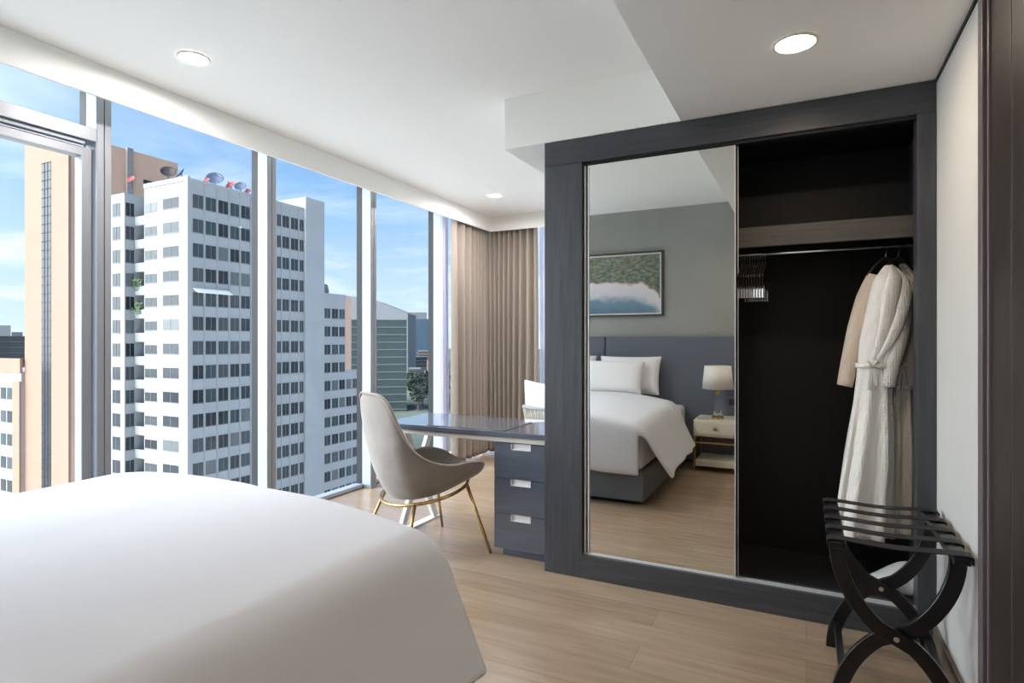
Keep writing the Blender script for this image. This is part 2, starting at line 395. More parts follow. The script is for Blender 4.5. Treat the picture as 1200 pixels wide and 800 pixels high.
sd = part('rear_door', MB().box(-1.08, -.303, DY+.025, DY+.042, OZ0+.008, OZ1-.014), M['black_in'], wd)
part('edge_trim', MB().box(-.303, -.300, DY+.025, DY+.042, OZ0+.008, OZ1-.014), M['silver'], sd)

# ---- clip hangers bunched at the left of the rod
def hanger(x, robe=False):
    t = thing('clothes_hanger', '', 'hanger', (x, 3.28, 1.737), 0, 'clip hangers bunched on the wardrobe rod')
    R = .0115
    hk = [(0, R*math.cos(a), R*math.sin(a)) for a in [math.radians(v) for v in range(-20, 201, 20)]]
    hook = [(0, 0, -.062), (0, 0, -.04), (0, .008, -.026), (0, .0125, -.012)] + hk
    part('hook', MB().tube(hook, .0016, 6), M['chrome'], t, world=False, smooth=True)
    arms = catmull([(0,-.21,-.135), (0,-.12,-.09), (0,-.03,-.062), (0,.03,-.062), (0,.12,-.09), (0,.21,-.135)], 5)
    part('shoulder_bar', MB().tube(arms, .0042, 8, flat=(2.0, 1)), M['rack_dark'], t, world=False, smooth=True)
    if not robe:
        part('trouser_bar', MB().cyl((0,-.2,-.185), (0,.2,-.185), .0035, 8).cyl((0,-.2,-.185), (0,-.2,-.13), .002, 6).cyl((0,.2,-.185), (0,.2,-.13), .002, 6), M['rack_dark'], t, world=False)
        for s in (-1, 1):
            part('clip', MB().box(-.005, .005, s*.15-.012, s*.15+.012, -.235, -.178).cyl((-.0058, s*.15, -.2), (.0058, s*.15, -.2), .005, 8), M['chrome'], t, world=False, bevel=.001)
    return t
xs = [-.300+.0124*i for i in range(10)]
h0 = hanger(xs[0])
for i, x in enumerate(xs):
    h = h0 if i == 0 else dup(h0, (x, 3.28, 1.737))
    h['label'] = 'dark clip hanger with chrome hook in the bunch beside the mirror door'

# ---- bathrobes
NV = Vector((-SN, CS, 0)); WV = Vector((CS, SN, 0))
def robe(hx, table, d, label, sleeve=None, flip=1, ph=0):
    root = thing('bathrobe', label, 'bathrobe', (hx, 3.28, 1.66), 0)
    R = []
    ys = []
    y = table[0][0]
    while y < table[-1][0]: ys.append(y); y += 6
    ys.append(table[-1][0])
    for y in ys:
        l, r = interp(table, y); f = sm((y-420)/120.0); h = sm((y-350)/60.0); g = sm((y-312)/25)
        cx, cy = P((l+r)/2, d); z = zof(y, d); a = (r-l)/2*d/F
        b = .014 + .036*g + .014*f
        c = Vector((cx, cy, z)); ring = []
        for k in range(40):
            t = 2*PI*k/40
            rip = 1 + (.035*h+.11*f)*math.cos(7*t+ph+y*.004) + .05*f*math.cos(11*t+ph*2)
            ring.append(c + WV*(math.cos(t)*a*(1+(rip-1)*.3)) + NV*(math.sin(t)*b*(1+(rip-1)*2.6)))
        R.append(ring)
    body = part('body', MB().rings(R), M['waffle'], root, smooth=True)
    return root, body
def pxp(px, py, d): x, y = P(px, d); return Vector((x, y, zof(py, d)))
T1 = [(311,1037,1043),(318,1031,1047),(330,1024,1051),(360,1017,1052),(400,1008,1050),(428,1006,1043),(470,1001,1044),(520,993,1045),(580,983,1045),(628,977,1046)]
T2 = [(309,1055,1061),(318,1050,1067),(336,1046,1073),(400,1043,1072.5),(440,1041,1069),(500,1041,1067),(560,1040,1067),(622,1038,1066)]
D1, D2 = 2.75, 2.80
r1, b1 = robe(.335, T1, D1, 'white waffle bathrobe with tied bow belt, hanging left of the other robe', ph=.4)
r2, b2 = robe(.385, T2, D2, 'white waffle bathrobe at the far right of the wardrobe rod', ph=2.1)
def front(px, py, d, off): return pxp(px, py, d) - NV*off
def strip(name, pts, r, flat, m, root): return part(name, MB().tube(catmull(pts, 5), r, 10, flat=flat, up=NV), m, root, smooth=True)
# shawl collars
strip('collar', [front(1043,312,D1,.02), front(1036,326,D1,.075), front(1030,350,D1,.085), front(1024,385,D1,.08), front(1015,420,D1,.066)], [.012,.034,.042,.03,.012], (.34,1), M['waffle'], r1)
strip('collar', [front(1041,312,D1,.02), front(1048,332,D1,.07), front(1044,360,D1,.092), front(1032,395,D1,.088), front(1018,421,D1,.07)], [.010,.026,.030,.024,.010], (.32,1), M['waffle'], r1)
strip('collar', [front(1058,310,D2,.015), front(1067,328,D2,.05), front(1067,350,D2,.066), front(1058,390,D2,.066), front(1048,425,D2,.06)], [.010,.026,.03,.022,.010], (.32,1), M['waffle_b'], r2)
# hanging sleeve on the far left, seen with its lining
strip('sleeve', [pxp(1026,322,D1+.03), pxp(1016,350,D1+.05), pxp(1006,385,D1+.06), pxp(997,420,D1+.06), pxp(990,452,D1+.06)], [.035,.05,.05,.042,.036], (.7,1), M['waffle_b'], r1)
strip('sleeve', [front(1050,335,D1,.03), front(1049,365,D1,.055), front(1042,400,D1,.065), front(1036,425,D1,.06), front(1033,452,D1,.05)], [.03,.042,.042,.036,.03], (.6,1), M['waffle'], r1)
strip('sleeve', [front(1070,336,D2,.01), front(1068,370,D2,.045), front(1063,400,D2,.055), front(1058,430,D2,.055), front(1054,455,D2,.05)], [.026,.04,.042,.036,.03], (.6,1), M['waffle'], r2)
# belts with their bows
def belt(root, table, d, y, kx):
    l, r = interp(table, y); cx, cy = P((l+r)/2, d); a = (r-l)/2*d/F+.004
    loop = [Vector((cx, cy, zof(y, d))) + WV*(math.cos(t)*a) + NV*(math.sin(t)*.066) for t in [2*PI*k/24 for k in range(24)]]
    mb = MB().tube(loop, .014, 8, closed=True, flat=(.9,.3), up=(0,0,1))
    k = front(kx, y, d, .066)
    for s in (-1, 1):
        mb.tube(catmull([k, k+WV*(s*.018)+Vector((0,0,.022)), k+WV*(s*.036)+Vector((0,0,.018)), k+WV*(s*.028)+Vector((0,0,-.004)), k], 4), .008, 8, flat=(1.3,.3), up=NV)
    mb.tube(catmull([k, k+WV*-.012+Vector((0,0,-.05))-NV*.004, k+WV*-.016+Vector((0,0,-.11))-NV*.004], 5), .011, 8, flat=(.2,1), up=NV)
    mb.tube(catmull([k, k+WV*.010+Vector((0,0,-.04))-NV*.004, k+WV*.02+Vector((0,0,-.09))-NV*.004], 5), .011, 8, flat=(.2,1), up=NV)
    part('belt', mb, M['waffle'], root, smooth=True)
belt(r1, T1, D1, 428, 1012); belt(r2, T2, D2, 428, 1046)
for x, lab in ((.335, 'dark hanger carrying the robe with the bow belt'), (.385, 'dark hanger carrying the rightmost robe')):
    h = hanger(x, True); h['label'] = lab; del h['group']
    h.rotation_euler.z = math.radians(-62)
    h.scale = (1, .42, 1)
# cloth bag on the wardrobe floor
bag = MB(); R = []
for i in range(15):
    t = i/14; x = lerp(.235, .455, t); hgt = lerp(.055, .155, sm(t*1.15))*(1 if t < .93 else .75); ring = []
    if t == 0: hgt *= .6
    for k in range(20):
        a = 2*PI*k/20; ring.append((x+.012*math.sin(3*a), 3.245+math.cos(a)*.075*(.7+.3*math.sin(PI*min(1,t+.2))), .1205+hgt*(.5+.5*math.sin(a)*(1-.1*math.cos(a)))))
    R.append(ring)
tag(part('laundry_bag', bag.rings(R), M['waffle'], smooth=True, sub=1, loc=(.345,3.245,.12)), 'white waffle cloth bag slumped on the wardrobe floor under the robes', 'bag')

# ================================================================= LUGGAGE RACK
lr = thing('luggage_rack', 'black folding luggage rack with curved crossed legs and five straps', 'luggage rack', (.27, 2.6, 0))
xc = .27; xl, xr = .095, .445
def legcurve(s):
    pts = []
    for i in range(25):
        t = i/24; z = lerp(.578, .0, t)
        w = math.cos(PI*t)                      # +1 top .. -1 bottom
        x = xc + s*(.5*(xr-xl))*(abs(w)**.62)*(1 if w > 0 else -1)*(1.0 if w > 0 else .98)
        pts.append((x, z))
    return pts
def leg(s, y0, y1):
    c = legcurve(s); L = []; Rr = []
    for i, (x, z) in enumerate(c):
        a = c[max(0, i-1)]; b = c[min(len(c)-1, i+1)]
        t = Vector((b[0]-a[0], b[1]-a[1])).normalized(); n = Vector((-t.y, t.x)); h = .0245
        if i in (0, len(c)-1): n = Vector((1,0)) if n.x > 0 else Vector((-1,0))
        L.append((x+n.x*h, z+n.y*h)); Rr.append((x-n.x*h, z-n.y*h))
    mb = MB(); vs = []; fs = []
    for (l, r) in zip(L, Rr):
        vs += [(l[0], y0, l[1]), (r[0], y0, r[1]), (r[0], y1, r[1]), (l[0], y1, l[1])]
    n = len(L)
    for i in range(n-1):
        for k in range(4): fs.append((i*4+k, i*4+(k+1) % 4, (i+1)*4+(k+1) % 4, (i+1)*4+k))
    fs += [(3,2,1,0), ((n-1)*4, (n-1)*4+1, (n-1)*4+2, (n-1)*4+3)]
    return mb.add(vs, fs)
for yb in (2.345, 2.795):
    for s in (-1, 1):
        o = yb if s < 0 else yb+.0255
        lg = part('leg', leg(s, o, o+.024), M['black_rack'], lr, bevel=.004)
        if s < 0: part('pivot_bolt', MB().cyl((xc, yb-.004, .289), (xc, yb, .289), .009, 14), M['chrome'], lg)
for x in (xl, xr):
    part('rail', MB().box(x-.026, x+.026, 2.315, 2.925, .574, .600), M['black_rack'], lr, bevel=.006)
    part('stretcher', MB().box(x-.012+(.02 if x == xl else -.02), x+.012+(.02 if x == xl else -.02), 2.37, 2.795, .085, .125), M['black_rack'], lr, bevel=.003)
for i in range(5):
    y = 2.345+i*.1365
    zs = .603; t = .0028
    prof = [(xl-.0285, .577), (xl-.0285, .596), (xl-.022, zs), (xl+.026, zs), (xc, zs-.008), (xr-.026, zs), (xr+.022, zs), (xr+.0285, .596), (xr+.0285, .577)]
    cen = catmull([(a, 0, b) for a, b in prof], 3)
    up_ = [(v.x, v.z+t) if xl-.018 < v.x < xr+.018 else (v.x+(-t if v.x < xc else t), v.z+t*.3) for v in cen]; dn = [(v.x, v.z) for v in cen]
    part('strap', MB().prism(up_+dn[::-1], 'y', y-.026, y+.026), M['strap'], lr)

# ================================================================= DESK
dk = thing('desk', 'blue-grey desk with thick top and drawers, built against the wardrobe side', 'desk', (-1.93, 3.4, 0))
DXL = -2.54; DXR = WX0-.001
part('desk_top', MB().box(DXL, DXR, 3.11, 3.70, .717, .75), M['desk_wood'], dk, bevel=.003)
part('under_frame', MB().box(DXL+.03, DXR, 3.118, 3.68, .688, .7165), mat('pale_under_frame', (196,190,184), .4), dk, bevel=.002)
DU0 = -1.683
part('drawer_cabinet', MB().box(DU0, DXR, 3.145, 3.66, .05, .687), M['desk_wood'], dk)
part('toe_kick', MB().box(DU0+.04, DXR, 3.165, 3.6, 0, .05), M['desk_wood'], dk)
for z0, z1 in ((.05, .2575), (.2605, .4675), (.4705, .680)):
    dr = MB(); hx0, hx1, hz = -1.57, -1.44, z1-.036
    dr.box(DU0, hx0, 3.128, 3.1445, z0, z1).box(hx1, DXR-.001, 3.128, 3.1445, z0, z1).box(hx0, hx1, 3.128, 3.1445, z0, hz)
    dw = part('drawer', dr, M['desk_wood'], dk)
    h = MB().box(hx0, hx1, 3.138, 3.1448, hz, z1).box(hx0, hx0+.004, 3.124, 3.14, hz, z1).box(hx1-.004, hx1, 3.124, 3.14, hz, z1).box(hx0, hx1, 3.124, 3.14, hz, hz+.004)
    part('recessed_pull', h, M['silver'], dw)
lg = MB()
def bar(mb, y0, z0, y1, z1, x0, x1, w):
    d = Vector((y1-y0, z1-z0)).normalized(); n = Vector((-d.y, d.x))*w/2
    mb.prism([(y0+n.x, z0+n.y), (y1+n.x, z1+n.y), (y1-n.x, z1-n.y), (y0-n.x, z0-n.y)], 'x', x0, x1)
bar(lg, 3.60, .68, 3.24, .014, -2.475, -2.445, .05); bar(lg, 3.24, .68, 3.60, .014, -2.443, -2.413, .05)
lg.box(-2.475, -2.413, 3.2, 3.65, 0, .012)
part('cross_leg', lg, M['white_metal'], dk, bevel=.002)
tag(part('desk_pad', MB().box(-2.17, -1.62, 3.128, 3.54, .7505, .7545), mat('slate_leather_pad', (90,97,110), .24, spec=.8, coat=.8), loc=(-1.9,3.33,.75), bevel=.001), 'thin slate blue leather pad lying on the desk top', 'desk pad')

# ================================================================= DESK CHAIR
ch = thing('desk_chair', 'taupe velvet shell chair with slim brass legs, pulled out at the desk', 'chair', (-2.134, 3.05, 0), math.radians(-29.2))
half = [(0,-.375,.982), (.125,-.368,.978), (.215,-.342,.93), (.256,-.30,.82), (.278,-.225,.685), (.30,-.12,.60), (.315,.02,.562), (.312,.15,.566), (.27,.26,.545), (.16,.325,.497), (0,.34,.482)]
full = half + [(-x, y, z) for x, y, z in half[-2:0:-1]]
rim = catmull(full, 4, True)
N = len(rim)
tilt = lambda y: .345 + .10*(y+.22)/.5
def base(p):
    a = math.atan2(p.x/.30, -(p.y+.02)/.36)
    x, y = .25*math.sin(a), -.235*math.cos(a)+.0
    return Vector((x*.92, y*.95, tilt(y)))
layers = []
cen = Vector((0, 0, tilt(0)-.02))
B = [base(p) for p in rim]
for f in (.35, .75, .95): layers.append([cen.lerp(b, f) - Vector((0,0,.0)) for b in B])
for t in (0, .1, .25, .42, .6, .78, .92, .985):
    L = []
    for b, r in zip(B, rim):
        q = sm((r.y+.15)/.3); m = Vector((lerp(b.x, r.x, lerp(.98,1.04,q)), lerp(b.y, r.y, lerp(.82,1.05,q)), lerp(b.z, r.z, lerp(.22,.36,q))))
        L.append(b*(1-t)**2 + m*2*t*(1-t) + r*t*t)
    layers.append(L)
seatz = .462
def inner(p):
    a = math.atan2(p.x/.30, -(p.y+.02)/.36)
    return Vector((.205*math.sin(a), -.20*math.cos(a)+.055, seatz-.012))
cr = Vector((0, -.03, 0))
rin = []
for r in rim:
    v = Vector((cr.x-r.x, cr.y-r.y, 0)).normalized()
    rin.append(r + v*.045)
layers.append([r.lerp(i_, .5)+Vector((0,0,.008)) for r, i_ in zip(rim, rin)])
for t in (0, .12, .35, .62, .85, 1):
    L = []
    for r, i_ in zip(rim, rin):
        e = inner(r); m = Vector((lerp(i_.x, e.x, .25), lerp(i_.y, e.y, .35), lerp(i_.z, e.z, .8)))
        L.append(i_*(1-t)**2 + m*2*t*(1-t) + e*t*t)
    layers.append(L)
sc = Vector((0,.055,seatz))
for f in (.92, .6, .25): layers.append([Vector((lerp(sc.x, inner(p).x, f), lerp(sc.y, inner(p).y, f), seatz+.02*(1-f*f)+(.006 if f == .92 else .004))) for p in rim])
shell = part('shell', MB().rings(layers), M['velvet'], ch, world=False, smooth=True, sub=1)
part('piping', MB().tube([r+Vector((r.x,r.y,0)).normalized()*-.003+Vector((0,0,.0)) for r in rim], .005, 6, closed=True), mat('taupe_velvet_piping', (168,156,144), .8, sheen=.5), shell, world=False, smooth=True)
ringp = [Vector((.283*math.sin(a), -.268*math.cos(a), tilt(-.268*math.cos(a))-.012)) for a in [2*PI*k/40 for k in range(40)]]
part('ring_frame', MB().tube(ringp, .0105, 10, closed=True), M['brass'], ch, world=False, smooth=True)
for sx in (-1, 1):
    for fy, ty, tx in ((.2875, .18, .21), (-.2875, -.17, .219)):
        part('leg', MB().tube([(sx*tx, ty, tilt(ty)-.012), (sx*.317, fy, .0)], [.0115, .009], 12), M['brass'], ch, world=False, smooth=True)

# ================================================================= BED
bd = thing('bed', 'large bed on slate grey leatherette base, standing against the headboard', 'bed', (-2.01, .7, 0))
bx0, bx1, by0, by1 = -2.9, -1.12, -.205, 1.63
bb = part('base', MB().box(bx0, bx1, by0, by1, .035, .275), M['leather'], bd, bevel=.012, bseg=3)
part('plinth', MB().box(bx0+.08, bx1-.08, by0+.05, by1-.08, 0, .034), M['gasket'], bd)
part('mattress', MB().box(bx0+.01, bx1-.01, by0, by1-.005, .277, .60), M['linen'], bd, bevel=.045, bseg=4)
hb = thing('headboard', 'wide slate grey upholstered headboard panel on the grey wall', 'headboard', (-2.0, -.24, 0))
for x0, x1 in ((-3.40, -2.010), (-2.002, -.42)):
    part('panel', MB().box(x0, x1, -.269, -.212, 0.02, 1.312), M['headb'], hb, bevel=.01, bseg=3)
# duvet
XC = -2.01
sec = [(0,.722),(.3,.722),(.58,.712),(.76,.693),(.85,.672),(.91,.605),(.957,.475),(1.01,.355),(1.06,.255)]
secc = catmull([(a, 0, b) for a, b in sec], 4)
sc_ = [(v.x, v.z) for v in secc]
prof = [(-a, b) for a, b in sc_[:0:-1]] + sc_
idx_edge = .88
foot = [(0,0),(.035,-.003),(.07,-.014),(.10,-.032),(.120,-.075),(.122,-.17),(.124,-.26),(.125,-.36),(.125,-.45)]
NY = 46; rows = []; FY = 1.585; HY = .26
def puff(x, y): return .006*math.sin(3.1*x+1.2*y)+.005*math.sin(2.2*y-1.7*x+1)
for i in range(NY+len(foot)):
    row = []
    for a, z in prof:
        k = max(0, (abs(a)-.86)/.20); k = min(1, k)        # 0 on top .. 1 at the hem
        if i < NY: y = lerp(HY, FY, i/(NY)); dz = 0; dy = 0
        else: dy, dz = foot[i-NY]; y = FY+dy
        if k > 0:
            ymax = lerp(1.705, 1.615, k)
            y = HY + (y-HY)*(ymax-HY)/(1.705-HY)
            dz = dz*(1-sm(k*1.6))
        hem = .07*sm((y-1.0)/.6)*k + .022*k*math.sin(7*y+ (1 if a > 0 else 2.6)) - .03*k*sm((.45-y)/.3)
        zz = z+dz + (puff(a, y)*(1-k) if i < NY+3 else 0) - (.018*sm((a-.3)/.5)*(1-k) if a > 0 else -.006*(1-k))
        head = sm((y-HY)/.05)
        zz -= .018*(1-head)*(1-k)
        zz += .022*sm((.54-y)/.03)*(1-k*.6); hem += .012*sm((.54-y)/.03)*k
        zz = max(zz, .252)
        row.append((XC+a+math.copysign(hem, a), y, zz))
    rows.append(row)
cols = [abs(a) for a, z in prof]
skip = lambda i, k: (i >= NY+4 and (cols[k] > .87 or cols[k+1] > .87))
dv = part('duvet', MB().grid(rows, skip=skip), M['linen'], loc=(-2.0, 1.0, .6), smooth=True, solid=.03, sub=1)
tag(dv, 'smooth white duvet covering the bed in the foreground', 'duvet')
# pillows
def pillow(name, w, h, t, label, loc, rot, m, cat='pillow', group=None):
    rows_f, rows_b = [], []; n = 16
    mb = MB()
    for sgn in (1, -1):
        rows_ = []
        for i in range(n+1):
            v = -1+2*i/n; r_ = []
            for j in range(n+1):
                u = -1+2*j/n
                x = w/2*u*(1-.07*(1-v*v)*abs(u)**3); z = h/2*v*(1-.09*(1-u*u)*abs(v)**3)
                th = t/2*((1-u**4)*(1-v**4))**.55*(1+.05*math.sin(5*u+2*v))
                r_.append((x, sgn*th, z))
            rows_.append(r_)
        mb.grid(rows_)
    o = part(name, mb, m, smooth=True, sub=1)
    o.location = loc; o.rotation_euler = rot
    return tag(o, label, cat, group)
lean_ = math.radians(24)
G = None
pillow('pillow', .70, .44, .19, 'white pillow leaning on the headboard, outermost behind another pillow beside the lamp', (-1.69, -.045, .905), (-math.radians(-18), 0, 0), M['pillow'])
pillow('pillow', .70, .44, .19, 'white pillow leaning on the headboard at the window side, behind another', (-2.40, -.045, .905), (-math.radians(-18), 0, 0), M['pillow'])
pillow('pillow', .64, .40, .18, 'white pillow in front of the outermost pillow on the lamp side', (-1.79, .155, .885), (-math.radians(-26), 0, 0), M['pillow'])
pillow('pillow', .64, .40, .18, 'white pillow in front on the window side of the bed', (-2.44, .155, .885), (-math.radians(-26), 0, 0), M['pillow'])

# nightstand
ns = thing('nightstand', 'cream lacquered nightstand with brass frame and low shelf beside the bed', 'nightstand', (-.78, 0, 0))
nx0, nx1, ny0, ny1 = -.985, -.575, -.205, .20
part('cabinet', MB().box(nx0, nx1, ny0, ny1, .345, .503), M['cream'], ns, bevel=.004)
drw = part('drawer', MB().box(nx0+.025, nx1-.025, ny1+.0003, ny1+.012, .368, .482), M['cream'], ns, bevel=.002)
part('knob', MB().box(-.797, -.767, ny1+.012, ny1+.03, .413, .437), M['brass'], drw, bevel=.003)
for x in (nx0+.009, nx1-.009):
    for y in (ny0+.009, ny1-.009):
        part('leg', MB().box(x-.009, x+.009, y-.009, y+.009, 0, .3448), M['brass'], ns, bevel=.001)
rl = MB()
for y in (ny0+.009, ny1-.009): rl.box(nx0+.0185, nx1-.0185, y-.007, y+.007, .275, .29)
for x in (nx0+.009, nx1-.009): rl.box(x-.007, x+.007, ny0+.0185, ny1-.0185, .275, .29)
part('rail', rl, M['brass'], ns)
part('low_shelf', MB().box(nx0+.019, nx1-.019, ny0+.019, ny1-.0, .055, .115), M['cream'], ns, bevel=.003)
# table lamp
tl = thing('table_lamp', 'table lamp with white drum shade and brass-footed glass base on nightstand', 'lamp', (-.778, .05, .503))
part('foot', MB().lathe([(.056,0),(.058,.006),(.058,.02),(.05,.026),(0,.027)], n=32), M['brass'], tl, world=False, smooth=False)
part('glass_body', MB().lathe([(.046,.0275),(.044,.05),(.034,.13),(.025,.2),(.0225,.232)], n=12), M['glass_obj'], tl, world=False)
part('neck', MB().lathe([(.024,.2325),(.026,.24),(.024,.262),(.010,.266),(.008,.32),(0,.32)], n=24), M['brass'], tl, world=False, smooth=True)
part('shade', MB().lathe([(.145,.295),(.147,.295),(.125,.52),(.122,.52),(.123,.515),(.143,.297),(.145,.295)], n=48, cap=False), M['shade'], tl, world=False, smooth=True)
so = thing('wall_socket', 'square grey double switch plate on headboard beside the lamp', 'switch', (-.668, -.205, .644))
part('plate', MB().box(-.728, -.608, -.2115, -.203, .59, .70), M['plate'], so, bevel=.002)
for x in (-.70, -.662): part('rocker', MB().box(x-.0, x+.034, -.2029, -.199, .615, .675), mat('dark_rocker', (70,74,82), .4), so, bevel=.001)
# framed picture over the bed
pf = thing('framed_picture', 'framed misty river landscape print on the grey wall above the headboard', 'picture', (-2.0, YB, 1.885))
px0, px1, pz0, pz1 = -2.63, -1.37, 1.535, 2.235
fm = MB()
for a, b, c, d_ in ((px0, px1, pz1-.018, pz1), (px0, px1, pz0, pz0+.018), (px0, px0+.018, pz0+.018, pz1-.018), (px1-.018, px1, pz0+.018, pz1-.018)): fm.box(a, b, YB+.0005, YB+.04, c, d_)
part('frame', fm, mat('dark_picture_frame', (58,58,60), .4), pf)
mtb = MB()
for a, b, c, d_ in ((px0+.018, px1-.018, pz1-.034, pz1-.018), (px0+.018, px1-.018, pz0+.018, pz0+.034), (px0+.018, px0+.034, pz0+.034, pz1-.034), (px1-.034, px1-.018, pz0+.034, pz1-.034)): mtb.box(a, b, YB+.0005, YB+.026, c, d_)
part('mount', mtb, mat('white_picture_mount', (226,224,218), .6), pf)
part('print', MB().box(px0+.034, px1-.034, YB+.0005, YB+.02, pz0+.034, pz1-.034), M['picture'], pf)

# ================================================================= CURTAINS
def curtain(name, label, fn, widths, m, z0, z1, amp, cat='curtain', solid=.004, group=None):
    cols_ = []; s = 0
    for wd_, am in widths:
        for k in range(8):
            cols_.append((s+wd_*k/8, am*math.sin(2*PI*k/8)))
        s += wd_
    cols_.append((s, 0)); rows_ = []
    for i in range(9):
        t = i/8; z = lerp(z0, z1, t)
        rows_.append([fn(a+.006*math.sin(4*t+a*9), o*amp*(1.05-.15*t)) + (z,) for a, o in cols_])
    o = part(name, MB().grid(rows_), m, smooth=True, solid=solid, sub=1)
    c = fn(s/2, 0); off = Vector((c[0], c[1], 0))
    for v in o.data.vertices: v.co -= off
    o.location = off
    return tag(o, label, cat, group)
wl = [(.16, 1.2), (.14, 1.2), (.12, 1.1), (.075, .9), (.07, .8), (.065, .8), (.06, .8), (.055,.7)]
curtain('curtain', 'taupe floor-length curtain along the left window, drawn back into the corner', lambda a, o: (-3.285+o, 5.15+a), wl, M['curtain'], .012, 2.64, .055)
wr = [(.05,.6), (.06,.6), (.06, .8), (.055, .8), (.06, .8), (.06,.8), (.07, .9), (.08, 1), (.10, 1.1), (.09, 1.0)]
curtain('curtain', 'taupe floor-length curtain on the far window behind the rope armchair', lambda a, o: (-3.335+a, 5.945+o), wr, M['curtain'], .012, 2.64, .05)
curtain('sheer_curtain', 'narrow lavender sheer curtain between window mullion and taupe curtain', lambda a, o: (-3.372+o, 5.10+a), [(.05,1)]*3, M['sheer'], .012, 2.64, .018, solid=0)
curtain('sheer_curtain', 'white sheer curtain at the far window edge beside the wardrobe', lambda a, o: (-2.68+a, 6.05+o), [(.08,1)]*8, M['sheer'], .012, 2.64, .02, solid=0)

# ================================================================= ROPE ARMCHAIR
ac = thing('rope_armchair', 'low armchair with woven rope back behind the desk, half hidden by wardrobe', 'armchair', (-1.90, 4.97, 0), math.radians(20))
def ringpt(a, r, z): return Vector((r*math.sin(a), -r*math.cos(a), z))
A = [math.radians(v) for v in range(-125, 126, 5)]
part('top_rail', MB().tube([ringpt(a, .42, .715-.10*max(0, abs(a)-1.3)) for a in A], .014, 10), mat('grey_rail', (150,150,156), .5), ac, world=False, smooth=True)
part('seat_frame', MB().tube([ringpt(2*PI*k/40, .36, .36) for k in range(40)], .015, 10, closed=True), MATS['grey_rail'], ac, world=False, smooth=True)
rp = MB()
for i in range(56):
    a = lerp(A[0], A[-1], i/55)
    for s in (-1, 1):
        a2 = a+s*.11
        if abs(a2) > A[-1]: continue
        rp.tube([ringpt(a, .42+.004*s, .715-.10*max(0, abs(a)-1.3)), ringpt(a2, .365, .36)], .0045, 6)
part('rope_weave', rp, M['rope'], ac, world=False, smooth=True)
part('seat_cushion', MB().lathe([(0,.345),(.30,.345),(.335,.365),(.34,.41),(.32,.44),(.2,.452),(0,.456)], n=40), mat('pale_grey_cushion', (200,200,200), .9), ac, world=False, smooth=True)
for k in range(4):
    a = PI/4+k*PI/2
    part('leg', MB().tube([ringpt(a, .34, .36), ringpt(a, .38, 0)], [.016,.011], 10), MATS['grey_rail'], ac, world=False, smooth=True)
cx, cy = P(643, 5.16)
pillow('scatter_cushion', .52, .48, .15, 'white square cushion propped in the rope armchair', (cx, cy, .70), (math.radians(12), math.radians(6), math.radians(-8)), M['pillow'], 'cushion')

# ================================================================= DOWNLIGHTS
E = {'warm': mat('downlight_lens_warm', (255,232,204), .5, emit=100), 'cool': mat('downlight_lens_white', (255,250,246), .5, emit=500)}
def downlight(x, y, z, label, warm, r=.062):
    t = thing('downlight', label, 'ceiling light', (x, y, z))
    part('trim_ring', MB().lathe([(r,-.001),(r+.014,-.001),(r+.013,-.006),(r+.002,-.008),(r,-.003),(r,-.001)], n=40, cap=False), mat('white_trim', (232,230,226), .4), t, world=False, smooth=True)
    part('lens', MB().lathe([(0,-.0022),(r,-.0022),(r,-.0008),(0,-.0008)], n=40), E['warm' if warm else 'cool'], t, world=False)
    return t
downlight(-2.71, 1.90, ZC, 'white downlight in the main ceiling near the windows, above the bed', False)
downlight(-2.68, 4.99, ZC, 'small white downlight in the main ceiling in front of the curtains', False, r=.058)
downlight(-.037, 2.43, ZL, 'warm round downlight in the low ceiling in front of the wardrobe', True, r=.066)
# two more downlights, added out of view to brighten the room
downlight(-.05, .55, ZL, 'added warm round downlight in the low entry ceiling, out of view', True, r=.066)
downlight(-.9, 4.99, ZC, 'added white downlight in the ceiling behind the wardrobe, out of view', False, r=.058)

# ================================================================= OUTSIDE
GZ = -32.0
B_white = mat('white_render_facade', (160,162,164), .8, var=.03, vscale=.4)
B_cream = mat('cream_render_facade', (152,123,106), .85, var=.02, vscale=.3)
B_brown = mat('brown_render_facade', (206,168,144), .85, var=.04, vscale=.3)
W_mats = [mat('dark_window_glass', (52,57,62), .12, spec=.2), mat('grey_window_glass', (70,74,78), .12, spec=.2), mat('teal_window_glass', (56,70,74), .12, spec=.2), mat('charcoal_window_glass', (40,44,50), .12, spec=.2), mat('curtained_window_glass', (98,102,104), .12, spec=.2)]
W_frame = mat('window_frame_grey', (112,115,117), .6)
struct(part('ground', MB().box(-1500, 900, -300, 2200, GZ-1, GZ), mat('city_ground', (236,234,228), .95, var=.35, vscale=.02)))
struct(part('park_ground', MB().box(-1500, 900, 150, 2200, GZ+.01, GZ+.3), mat('distant_city_greenery', (92,102,88), .95, var=.45, vscale=.03)))
def win_mb(plane, c, a0, a1, z0, z1, bars=1, mi=0):
    # a glazed window set just proud of a facade: plane 'x' -> facing +X at x=c, 'y' -> facing -Y at y=c
    mb = MB(); t = .05
    def bx(p, q, za, zb, dp, m_):
        if plane == 'x': mb.box(c-.02, c+dp, p, q, za, zb, m_)
        else: mb.box(p, q, c-dp, c+.02, za, zb, m_)
    bx(a0, a1, z0, z1, .03, 0)
    for k in range(1, bars+1):
        x = lerp(a0, a1, k/(bars+1)); bx(x-.03, x+.03, z0, z1, .06, 1)
    bx(a0, a1, z0-.05, z0+.05, .07, 1)
    return mb
